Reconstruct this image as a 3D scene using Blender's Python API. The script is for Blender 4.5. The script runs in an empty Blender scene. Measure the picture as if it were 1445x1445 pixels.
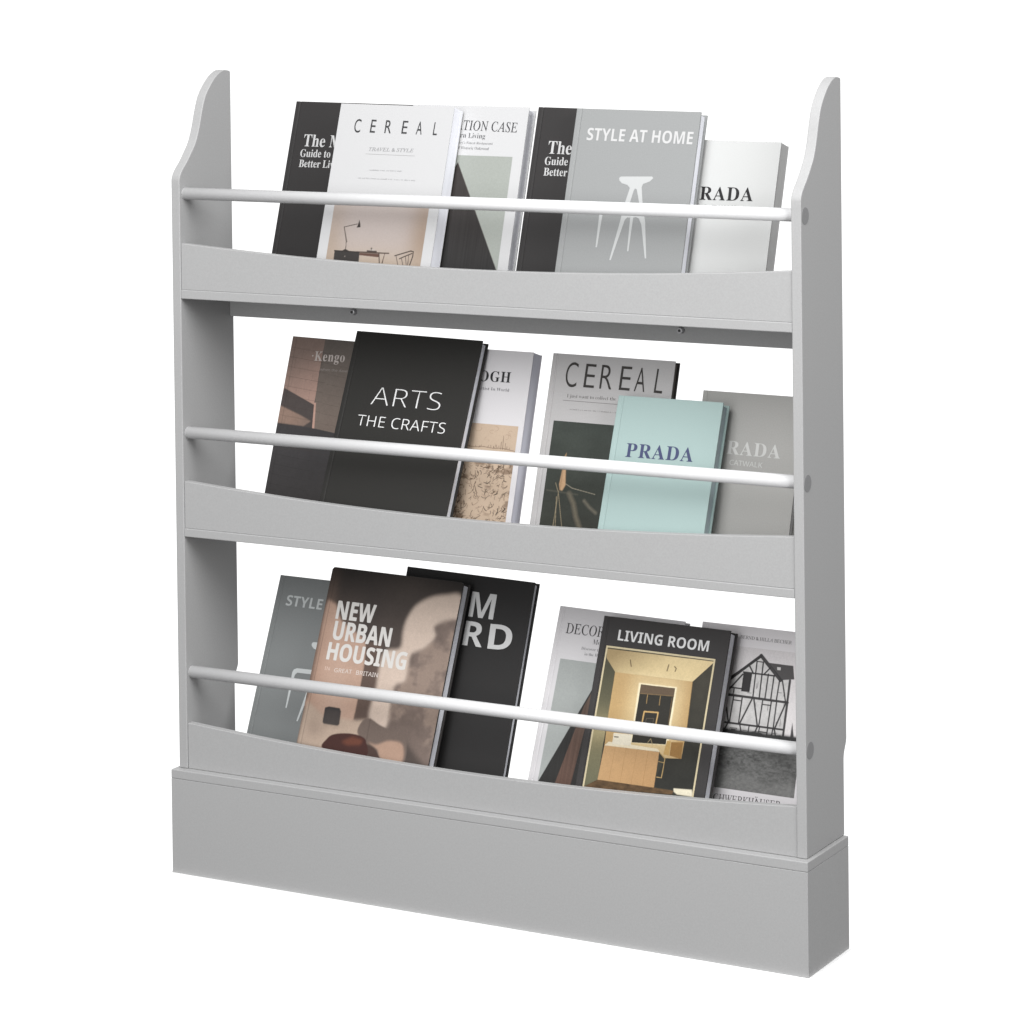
import bpy, bmesh, math, random
import numpy as np
from mathutils import Matrix, Vector

SC = bpy.context.scene
COL = SC.collection

# ------------------------------------------------------------------ camera
CAM_F = 4332.46 / 1445.0
cd = bpy.data.cameras.new("camera")
cd.sensor_width = 36.0
cd.lens = CAM_F * 36.0
cd.shift_x = 0.0
cd.shift_y = 27.87 / 1445.0 - 0.5
cd.clip_start = 0.05
cd.clip_end = 200
cam = bpy.data.objects.new("camera", cd)
COL.objects.link(cam)
_r = Vector((0.872971, 0.487632, -0.011665))
_u = Vector((-0.001453, 0.026514, 0.999647))
_b = Vector((0.48777, -0.872646, 0.023854))
M = Matrix(((_r.x, _u.x, _b.x, 1.69524), (_r.y, _u.y, _b.y, -2.92852), (_r.z, _u.z, _b.z, 1.07957), (0, 0, 0, 1)))
cam.matrix_world = M
SC.camera = cam

# ------------------------------------------------------------------ world: a bright white studio backdrop behind the shelf, dimmer room in front
W_BACK, W_FRONT = 1.25, 0.30
w = bpy.data.worlds.new("World")
SC.world = w
w.use_nodes = True
nt = w.node_tree
bg = nt.nodes["Background"]
tc = nt.nodes.new("ShaderNodeTexCoord")
dot = nt.nodes.new("ShaderNodeVectorMath"); dot.operation = 'DOT_PRODUCT'
dot.inputs[1].default_value = (-0.485, 0.868, -0.11)
nt.links.new(tc.outputs["Generated"], dot.inputs[0])
mr = nt.nodes.new("ShaderNodeMapRange"); mr.interpolation_type = 'SMOOTHSTEP'
mr.inputs["From Min"].default_value = 0.5
mr.inputs["From Max"].default_value = 0.86
mr.inputs["To Min"].default_value = W_FRONT
mr.inputs["To Max"].default_value = W_BACK
nt.links.new(dot.outputs["Value"], mr.inputs["Value"])
bg.inputs["Color"].default_value = (1, 1, 1, 1)
nt.links.new(mr.outputs["Result"], bg.inputs["Strength"])

# ------------------------------------------------------------------ key softbox and added brightening lights
def area(name, loc, target, size, power, col=(1, 1, 1)):
    l = bpy.data.lights.new(name, 'AREA')
    l.shape = 'DISK'; l.size = size; l.energy = power; l.color = col
    o = bpy.data.objects.new(name, l)
    COL.objects.link(o)
    o.location = loc
    o.rotation_euler = (Vector(target) - Vector(loc)).to_track_quat('-Z', 'Y').to_euler()
    return o
area("key_softbox", (0.40, -2.10, 2.30), (0.0, 0.0, 0.62), 2.2, 78)
area("added_front_light", (0.25, -2.70, 0.80), (0.0, 0.0, 0.45), 1.4, 22)  # added low front light, lifts the back rail and covers under the boards
area("added_top_light", (0.45, -0.75, 2.75), (0.45, -0.55, 0.0), 1.2, 30)  # added overhead light, whitens the floor and brightens upward edges
area("added_fill_light", (2.3, -0.85, 1.72), (0.0, 0.0, 0.46), 1.1, 39)  # added side light, raises the right-facing panels

SC.view_settings.view_transform = 'Standard'
SC.view_settings.look = 'None'
SC.view_settings.exposure = 0.0
SC.view_settings.gamma = 1.0
SC.view_settings.use_curve_mapping = False

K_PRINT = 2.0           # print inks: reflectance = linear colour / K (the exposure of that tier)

# ------------------------------------------------------------------ helpers
def lin(c):
    c = np.asarray(c, dtype=float) / 255.0
    return np.where(c <= 0.04045, c / 12.92, ((c + 0.055) / 1.055) ** 2.4)

_mats = {}
def mat(name, rgb, rough=0.5, spec=0.3, noise=0.0, scale=900.0, bump=0.0, bscale=600.0):
    if name in _mats: return _mats[name]
    m = bpy.data.materials.new(name); m.use_nodes = True
    t = m.node_tree; b = t.nodes["Principled BSDF"]
    b.inputs["Roughness"].default_value = rough
    b.inputs["Specular IOR Level"].default_value = spec
    rgb = tuple(float(x) for x in rgb)
    if noise > 0 or bump > 0:
        co = t.nodes.new("ShaderNodeTexCoord")
    if noise > 0:
        n = t.nodes.new("ShaderNodeTexNoise"); n.inputs["Scale"].default_value = scale; n.inputs["Detail"].default_value = 3.0
        t.links.new(co.outputs["Object"], n.inputs["Vector"])
        r = t.nodes.new("ShaderNodeMapRange")
        r.inputs["From Min"].default_value = 0.25; r.inputs["From Max"].default_value = 0.75
        r.inputs["To Min"].default_value = 1 - noise; r.inputs["To Max"].default_value = 1 + noise
        t.links.new(n.outputs["Fac"], r.inputs["Value"])
        mx = t.nodes.new("ShaderNodeVectorMath"); mx.operation = 'SCALE'
        mx.inputs[0].default_value = rgb
        t.links.new(r.outputs["Result"], mx.inputs["Scale"])
        t.links.new(mx.outputs["Vector"], b.inputs["Base Color"])
    else:
        b.inputs["Base Color"].default_value = rgb + (1,)
    if bump > 0:
        n2 = t.nodes.new("ShaderNodeTexNoise"); n2.inputs["Scale"].default_value = bscale; n2.inputs["Detail"].default_value = 4.0
        t.links.new(co.outputs["Object"], n2.inputs["Vector"])
        bp = t.nodes.new("ShaderNodeBump"); bp.inputs["Strength"].default_value = bump; bp.inputs["Distance"].default_value = 0.0006
        t.links.new(n2.outputs["Fac"], bp.inputs["Height"])
        t.links.new(bp.outputs["Normal"], b.inputs["Normal"])
    _mats[name] = m
    return m

PAINT = mat("grey_satin_paint", (0.334, 0.334, 0.335), 0.5, 0.3, noise=0.05, scale=520.0, bump=0.06, bscale=420.0)
CAPMAT = mat("grey_plug", (0.205, 0.205, 0.208), 0.5, 0.3, noise=0.05, scale=420.0)
RODMAT = mat("white_lacquer", (0.58, 0.58, 0.585), 0.5, 0.3, noise=0.02, scale=300.0)
STEEL = mat("zinc_steel", (0.42, 0.42, 0.43), 0.35, 0.6)
STEEL.node_tree.nodes["Principled BSDF"].inputs["Metallic"].default_value = 0.7
FLOORMAT = mat("white_floor", (0.82, 0.82, 0.82), 0.6, 0.2, noise=0.01, scale=40.0)

def mesh_obj(name, bm, m, parent=None, bevel=0.0, seg=2, smooth=False):
    bmesh.ops.recalc_face_normals(bm, faces=bm.faces)
    me = bpy.data.meshes.new(name); bm.to_mesh(me); bm.free()
    if m: me.materials.append(m)
    o = bpy.data.objects.new(name, me); COL.objects.link(o)
    if parent: o.parent = parent
    if smooth:
        for p_ in me.polygons: p_.use_smooth = True
    if bevel > 0:
        md = o.modifiers.new("bevel", 'BEVEL'); md.width = bevel; md.segments = seg
        md.limit_method = 'ANGLE'; md.angle_limit = math.radians(40)
    return o

def box(bm, x0, x1, y0, y1, z0, z1):
    vs = [bm.verts.new(p_) for p_ in ((x0,y0,z0),(x1,y0,z0),(x1,y1,z0),(x0,y1,z0),(x0,y0,z1),(x1,y0,z1),(x1,y1,z1),(x0,y1,z1))]
    for f in ((0,3,2,1),(4,5,6,7),(0,1,5,4),(1,2,6,5),(2,3,7,6),(3,0,4,7)):
        bm.faces.new([vs[i] for i in f])

def prism(bm, pts, axis, a, b):
    """closed 2-D outline pushed from a to b along an axis (x or z)"""
    def P(p_, t):
        if axis == 'x': return (t, p_[0], p_[1])
        if axis == 'y': return (p_[0], t, p_[1])
        return (p_[0], p_[1], t)
    A = [bm.verts.new(P(p_, a)) for p_ in pts]; B = [bm.verts.new(P(p_, b)) for p_ in pts]
    n = len(pts)
    bm.faces.new(A); bm.faces.new(B[::-1])
    for i in range(n): bm.faces.new((A[i], B[i], B[(i+1) % n], A[(i+1) % n]))

def cyl_x(bm, x0, x1, y, z, r, n=32, round_end=0.0):
    prof = [(x0, r), (x1, r)]
    rings = []
    for x, rr in prof:
        rings.append([bm.verts.new((x, y + rr*math.cos(2*math.pi*i/n), z + rr*math.sin(2*math.pi*i/n))) for i in range(n)])
    for i in range(n):
        bm.faces.new((rings[0][i], rings[0][(i+1) % n], rings[1][(i+1) % n], rings[1][i]))
    bm.faces.new(rings[0][::-1]); bm.faces.new(rings[1])

def empty(name, loc, label, cat, group=None):
    o = bpy.data.objects.new(name, None); o.empty_display_size = 0.05
    COL.objects.link(o); o.location = loc
    o["label"] = label; o["category"] = cat
    if group: o["group"] = group
    return o

def spline(pts, n=8):
    out = []
    P = [np.array(p_, float) for p_ in pts]
    P = [2*P[0]-P[1]] + P + [2*P[-1]-P[-2]]
    for i in range(1, len(P)-2):
        for k in range(n):
            t = k/n
            a, b, c, d = P[i-1], P[i], P[i+1], P[i+2]
            out.append(tuple(0.5*((2*b)+(c-a)*t+(2*a-5*b+4*c-d)*t*t+(3*b-a-3*c+d)*t**3)))
    out.append(tuple(P[-2]))
    return out

# ------------------------------------------------------------------ floor under the shelf
bm = bmesh.new()
vs = [bm.verts.new(p_) for p_ in ((-0.409,-0.0135,0),(0.409,-0.0135,0),(0.409,0.098,0),(-0.409,0.098,0))]
bm.faces.new(vs)
fl = mesh_obj("floor", bm, FLOORMAT); fl["kind"] = "structure"

# ------------------------------------------------------------------ the bookshelf
HW, TP, D = 0.400, 0.0115, 0.108
XI = HW - TP
ZB = 0.1216
shelf = empty("bookshelf", (0, 0, 0), "tall light grey wooden display bookshelf with three tiers, white rails and a plinth base", "bookshelf")
front_curve = [(0.0, 0.800), (-0.0001, 0.808), (0.0003, 0.8135), (0.0026, 0.8185), (0.0068, 0.8238), (0.0165, 0.8330), (0.0262, 0.8440), (0.0340, 0.8540),
               (0.0395, 0.8655), (0.0437, 0.8770), (0.0480, 0.8905), (0.0548, 0.9065), (0.0655, 0.9195), (0.0765, 0.9290), (0.0868, 0.9345), (0.0945, 0.9365), (0.1010, 0.9362)]
outline = [(0.0, ZB + 0.0002)] + spline(front_curve, 5) + [(0.1066, 0.9352), (D, 0.9335)]
outline += spline([(D, 0.2290), (0.1078, 0.2235), (0.1062, 0.2190), (0.1030, 0.2135), (0.1010, 0.2090), (0.1001, 0.2040), (0.1000, 0.1980)], 4) + [(0.1000, ZB + 0.0002)]
for sgn in (-1, 1):
    bm = bmesh.new()
    a, b = (XI, HW) if sgn > 0 else (-HW, -XI)
    prism(bm, outline, 'x', a, b)
    mesh_obj("side_panel", bm, PAINT, shelf, bevel=0.0009, seg=2)

LINES = [(0.6837, 0.6733), (0.40425, 0.39455)]
RAILS = [(0.7377, 0.0148, 0.68372), (0.4592, 0.0148, 0.40427), (0.1752, 0.0141, ZB + 0.0002)]
for zt, zb in LINES:
    bm = bmesh.new(); box(bm, -XI + 0.0001, XI - 0.0001, 0.0002, 0.0985, zb, zt)
    mesh_obj("shelf_board", bm, PAINT, shelf, bevel=0.0008)
bm = bmesh.new(); box(bm, -XI + 0.0001, XI - 0.0001, 0.0108, 0.0985, ZB + 0.0002, 0.1248)
mesh_obj("shelf_board", bm, PAINT, shelf, bevel=0.0004)
for zt, dip, z0 in RAILS:
    pts = [(-XI + 0.0002, z0), (XI - 0.0002, z0)]
    n = 60
    for i in range(n + 1):
        x = XI - 0.0002 - 2*(XI - 0.0002)*i/n
        s = max(0.0, 1 - (abs(x)/(XI - 0.004))**2)
        pts.append((x, zt - dip*s))
    bm = bmesh.new(); prism(bm, pts, 'y', 0.0014, 0.0105)
    mesh_obj("front_rail", bm, PAINT, shelf, bevel=0.0007)
# back rail below the top tier with its two bolts
bm = bmesh.new(); box(bm, -XI + 0.0001, XI - 0.0001, 0.0995, 0.1075, 0.6420, 0.6985)
br = mesh_obj("back_rail", bm, PAINT, shelf, bevel=0.0008)
for x in (-0.2127, 0.2118):
    bm = bmesh.new()
    bmesh.ops.create_cone(bm, cap_ends=True, segments=20, radius1=0.0040, radius2=0.0036, depth=0.006)
    bmesh.ops.rotate(bm, verts=bm.verts, cent=(0, 0, 0), matrix=Matrix.Rotation(math.radians(90), 3, 'X'))
    bmesh.ops.translate(bm, verts=bm.verts, vec=(x, 0.0966, 0.6557))
    bt = mesh_obj("bolt", bm, STEEL, br, bevel=0.0006)
    # hexagon socket
    bm = bmesh.new()
    bmesh.ops.create_cone(bm, cap_ends=True, segments=6, radius1=0.0018, radius2=0.0018, depth=0.0012)
    bmesh.ops.rotate(bm, verts=bm.verts, cent=(0, 0, 0), matrix=Matrix.Rotation(math.radians(90), 3, 'X'))
    bmesh.ops.translate(bm, verts=bm.verts, vec=(x, 0.0934, 0.6557))
    tmp = bpy.data.meshes.new("socket"); bm.to_mesh(tmp); bm.free()
    tmp.materials.append(mat("socket_dark", (0.05, 0.05, 0.05), 0.6))
    bm2 = bmesh.new(); bm2.from_mesh(bt.data); k = len(bm2.faces); bm2.from_mesh(tmp)
    bm2.faces.ensure_lookup_table()
    for f in bm2.faces[k:]: f.material_index = 1
    bm2.to_mesh(bt.data); bm2.free(); bt.data.materials.append(tmp.materials[0]); bpy.data.meshes.remove(tmp)
for z in (0.7955, 0.5152, 0.2338):
    bm = bmesh.new(); cyl_x(bm, -XI - 0.002, XI + 0.002, 0.0112, z, 0.0071, 40)
    rd = mesh_obj("dowel_rod", bm, RODMAT, shelf)
    for p_ in rd.data.polygons: p_.use_smooth = len(p_.vertices) == 4
    for sgn in (-1, 1):
        bm = bmesh.new(); cyl_x(bm, sgn*(HW - 0.004), sgn*(HW + 0.0004), 0.0105, z - (0.0006 if z > .3 else 0), 0.0091, 40)
        mesh_obj("end_cap", bm, CAPMAT, rd, bevel=0.0002)
# plinth base
bm = bmesh.new(); box(bm, -0.4049, 0.4049, -0.0098, 0.0990, 0.0, 0.1110)
mesh_obj("plinth", bm, PAINT, shelf, bevel=0.0005)
bm = bmesh.new(); box(bm, -0.4050, 0.4050, -0.0099, 0.0991, 0.1111, ZB)
mesh_obj("plinth_top", bm, PAINT, shelf, bevel=0.0009)

# ------------------------------------------------------------------ measured books: x, y, z of the lower left front corner, yaw, lean, roll, width, height, thickness
FIT={
 'b1':(-0.3079,0.0600,0.6919, -0.0071,0.2954,0.0121, 0.1694,0.2166,0.0200),
 'b2':(-0.2168,0.0150,0.6920, -0.0088,0.2931,0.0137, 0.1533,0.2174,0.0205),
 'b3':(-0.1313,0.0390,0.6901, -0.0017,0.2869,0.0059, 0.1534,0.2180,0.0180),
 'b4':(0.0322,0.0400,0.6917, -0.0065,0.2793,0.0144, 0.1539,0.2154,0.0200),
 'b5':(0.0925,0.0180,0.6907, -0.0047,0.2884,0.0103, 0.1533,0.2174,0.0180),
 'b6':(0.1989,0.0420,0.6910, -0.0052,0.2951,0.0086, 0.1355,0.1835,0.0200),
 'b7':(-0.3199,0.0560,0.4114, -0.0263,0.3154,0.0169, 0.1496,0.2185,0.0140),
 'b8':(-0.2195,0.0140,0.4125, -0.0299,0.3972,0.0129, 0.1728,0.2388,0.0150),
 'b9':(-0.1359,0.0530,0.4113, -0.0061,0.2943,0.0047, 0.1520,0.2174,0.0205),
 'b10':(0.0406,0.0500,0.4091, -0.0073,0.3025,0.0050, 0.1548,0.2203,0.0125),
 'b11':(0.1419,0.0160,0.4111, -0.0084,0.3650,0.0003, 0.1283,0.1831,0.0180),
 'b12':(0.2302,0.0570,0.4095, -0.0055,0.3000,0.0038, 0.1221,0.1879,0.0150),
 'b13':(-0.3423,0.0440,0.1312, -0.0158,0.4016,0.0037, 0.1649,0.2164,0.0140),
 'b14':(-0.2538,0.0150,0.1332, -0.0269,0.3833,0.0087, 0.1812,0.2368,0.0175),
 'b15':(-0.1695,0.0540,0.1314, -0.0301,0.3343,0.0130, 0.1737,0.2373,0.0125),
 'b16':(0.0401,0.0400,0.1315, -0.0282,0.3855,0.0096, 0.1606,0.2155,0.0130),
 'b17':(0.1118,0.0160,0.1333, -0.0181,0.3774,0.0061, 0.1572,0.2136,0.0195),
 'b18':(0.2211,0.0610,0.1298, -0.0076,0.3000,0.0035, 0.1440,0.2098,0.0140),
}
TEXT={
 'b1':[
   ('The Modern', 'The', 'serif', (238, 238, 238), 19.7, 162.4, 30.3, 14.4, 0.0, 1.0, 0),
   ('Guide to', 'Guide to', 'serif', (238, 238, 238), 17.9, 149.5, 42.2, 9.01, 0.0118, 1.0, 0),
   ('Better Living', 'Better Li', 'serif', (238, 238, 238), 18.4, 137.2, 43.2, 8.81, 0.0116, 1.0, 0),
 ],
 'b2':[
   ('C', 'C', 'thin', (72, 72, 74), 23.3, 183.7, 8.7, 15.7, 0.0, 1.0, 0),
   ('E', 'E', 'thin', (72, 72, 74), 45.3, 184.2, 6.9, 15.29, -0.0145, 1.0, 0),
   ('R', 'R', 'thin', (72, 72, 74), 65.1, 184.2, 8.6, 15.2, 0.0, 1.0, 0),
   ('E', 'E', 'thin', (72, 72, 74), 87.9, 184.4, 7.3, 15.09, -0.0137, 1.0, 0),
   ('A', 'A', 'thin', (72, 72, 74), 107.3, 184.1, 7.8, 15.1, 0.0, 1.0, 0),
   ('L', 'L', 'thin', (72, 72, 74), 130.0, 184.1, 5.3, 14.99, -0.0189, 1.0, 0),
   ('TRAVEL & STYLE', 'TRAVEL & STYLE', 'italic', (176, 176, 178), 48.0, 162.7, 60.0, 4.1, 0.0083, 1.0, 0),
 ],
 'b3':[
   ('DECORATION CASE', 'TION CASE', 'roman', (64, 64, 68), 70.8, 189.5, 70.71, 11.19, -0.0184, 1.0, 0),
   ('Modern Living', 'rn Living', 'serif', (92, 92, 96), 68.9, 180.5, 32.6, 5.6, -0.0153, 1.0, -0.014),
   ("Discover the Country's Finest Restaurant", 'Finest Restaurant', 'serif', (140, 140, 142), 78.2, 173.3, 34.4, 2.6, -0.0029, 1.0, -0.014),
   ('in the Heart of Historic Oakwood', 'Historic Oakwood', 'serif', (140, 140, 142), 71.9, 167.1, 36.4, 3.1, -0.0055, 1.0, -0.014),
 ],
 'b16':[
   ('DECORATION CASE', 'DECO', 'roman', (58, 56, 58), 13.4, 185.8, 39.3, 11.51, 0.0153, 1.0, 0),
   ('Modern Living', 'M', 'serif', (80, 80, 82), 50.3, 177.3, 6.4, 5.4, 0.0156, 1.0, -0.014),
   ("Discover the Country's Finest Restaurant", 'Discover', 'serif', (120, 120, 122), 37.3, 169.9, 18.6, 3.1, 0.0108, 1.0, -0.014),
   ('in the Heart of Historic Oakwood', 'in the', 'serif', (120, 120, 122), 42.5, 164.0, 11.6, 3.1, 0.0172, 1.0, -0.014),
 ],
 'b5':[
   ('STYLE AT HOME', 'STYLE AT HOME', 'bold', (238, 238, 238), 17.3, 181.7, 130.3, 13.8, -0.0054, 1.0, 0),
 ],
 'b13':[
   ('STYLE AT HOME', 'STYLE', 'bold', (192, 196, 196), 16.3, 181.2, 51.5, 12.4, -0.0078, 1.0, 0),
 ],
 'b6':[
   ('PRADA', 'RADA', 'serif', (38, 38, 40), 46.5, 116.7, 63.51, 14.6, 0.0126, 1.12, 0),
   ('CATWALK', 'CATWALK', 'sans', (92, 92, 92), 51.7, 107.0, 39.2, 4.2, 0.0128, 1.0, 0),
 ],
 'b11':[
   ('PRADA', 'PRADA', 'serif', (72, 78, 112), 19.9, 115.3, 82.1, 15.2, 0.0037, 1.12, 0),
 ],
 'b12':[
   ('PRADA', 'RADA', 'serif', (206, 206, 204), 37.0, 120.4, 64.0, 14.4, -0.0109, 1.12, 0),
   ('CATWALK', 'CATWALK', 'sans', (208, 208, 206), 42.4, 108.7, 39.2, 5.5, -0.0128, 1.0, 0),
 ],
 'b7':[
   ('·Kengo', 'Kengo', 'serif', (188, 179, 174), 36.5, 191.5, 42.53, 11.22, 0.0353, 1.1, 0),
   ('when the dawn', 'when the daw', 'sans', (146, 139, 134), 47.3, 180.5, 37.1, 3.0, 0.0162, 1.0, 0),
 ],
 'b8':[
   ('ARTS', 'ARTS', 'sans', (238, 238, 238), 41.0, 152.8, 94.1, 20.4, 0.0032, 1.0, -0.022),
   ('THE CRAFTS', 'THE CRAFTS', 'sans', (238, 238, 238), 28.1, 127.4, 120.0, 12.4, -0.0008, 1.0, -0.012),
 ],
 'b9':[
   ('VAN GOGH', 'GH', 'serif', (46, 46, 48), 100.0, 180.7, 26.7, 11.9, 0.0112, 1.08, 0),
   ('Greatest Artist In World', 'In World', 'serif', (118, 118, 122), 103.0, 170.7, 23.9, 3.4, -0.0042, 1.0, -0.012),
 ],
 'b10':[
   ('C', 'C', 'thin', (58, 55, 53), 20.0, 183.0, 14.9, 27.7, 0.0, 1.0, -0.008),
   ('E', 'E', 'thin', (58, 55, 53), 44.0, 183.6, 13.4, 26.8, -0.0075, 1.0, -0.008),
   ('R', 'R', 'thin', (58, 55, 53), 64.3, 183.4, 15.3, 27.0, 0.0, 1.0, -0.008),
   ('E', 'E', 'thin', (58, 55, 53), 88.9, 183.6, 13.6, 26.9, -0.0074, 1.0, -0.008),
   ('A', 'A', 'thin', (58, 55, 53), 107.8, 183.4, 13.2, 26.7, -0.0076, 1.0, -0.008),
   ('L', 'L', 'thin', (58, 55, 53), 132.7, 183.3, 10.2, 26.91, -0.0294, 1.0, -0.008),
   ('I just want to collect the', 'I just want to collect the', 'serif', (116, 114, 112), 25.1, 171.2, 62.2, 3.9, 0.0064, 1.0, -0.016),
 ],
 'b14':[
   ('NEW', 'NEW', 'heavy', (236, 233, 229), 18.3, 177.5, 52.8, 20.8, 0.0076, 1.0, 0),
   ('URBAN', 'URBAN', 'heavy', (236, 233, 229), 19.5, 153.5, 79.2, 21.2, 0.0, 1.0, 0),
   ('HOUSING', 'HOUSING', 'heavy', (236, 233, 229), 17.1, 129.9, 108.4, 19.6, 0.0018, 1.0, 0),
   ('IN', 'IN', 'sans', (236, 210, 196), 17.7, 117.3, 7.0, 4.1, 0.0143, 1.0, 0),
   ('GREAT', 'GREAT', 'sans', (240, 228, 220), 31.3, 116.5, 24.31, 4.6, 0.0288, 1.0, 0),
   ('BRITAIN', 'BRITAIN', 'sans', (240, 230, 224), 61.6, 117.1, 29.8, 4.9, 0.0101, 1.0, 0),
 ],
 'b15':[
   ('M', 'M', 'bold', (214, 214, 214), 93.7, 189.6, 33.2, 28.6, 0.0, 1.0, 0),
   ('R', 'R', 'bold', (214, 214, 214), 92.1, 156.7, 26.2, 27.69, 0.0076, 1.0, 0),
   ('D', 'D', 'bold', (214, 214, 214), 125.9, 156.6, 30.72, 28.08, 0.0326, 1.0, 0),
 ],
 'b17':[
   ('LIVING ROOM', 'LIVING ROOM', 'bold', (238, 238, 238), 21.6, 188.4, 112.4, 11.6, -0.0018, 1.0, 0),
 ],
 'b18':[
   ('BERND & HILLA BECHER', 'BERND & HILLA BECHER', 'roman', (92, 90, 92), 48.0, 196.1, 61.8, 3.6, -0.0032, 1.0, 0),
   ('FACHWERKHÄUSER', 'CHWERK', 'roman', (70, 68, 70), 38.7, 20.0, 41.61, 8.3, 0.0192, 1.0, 0),
 ],
}
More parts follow.
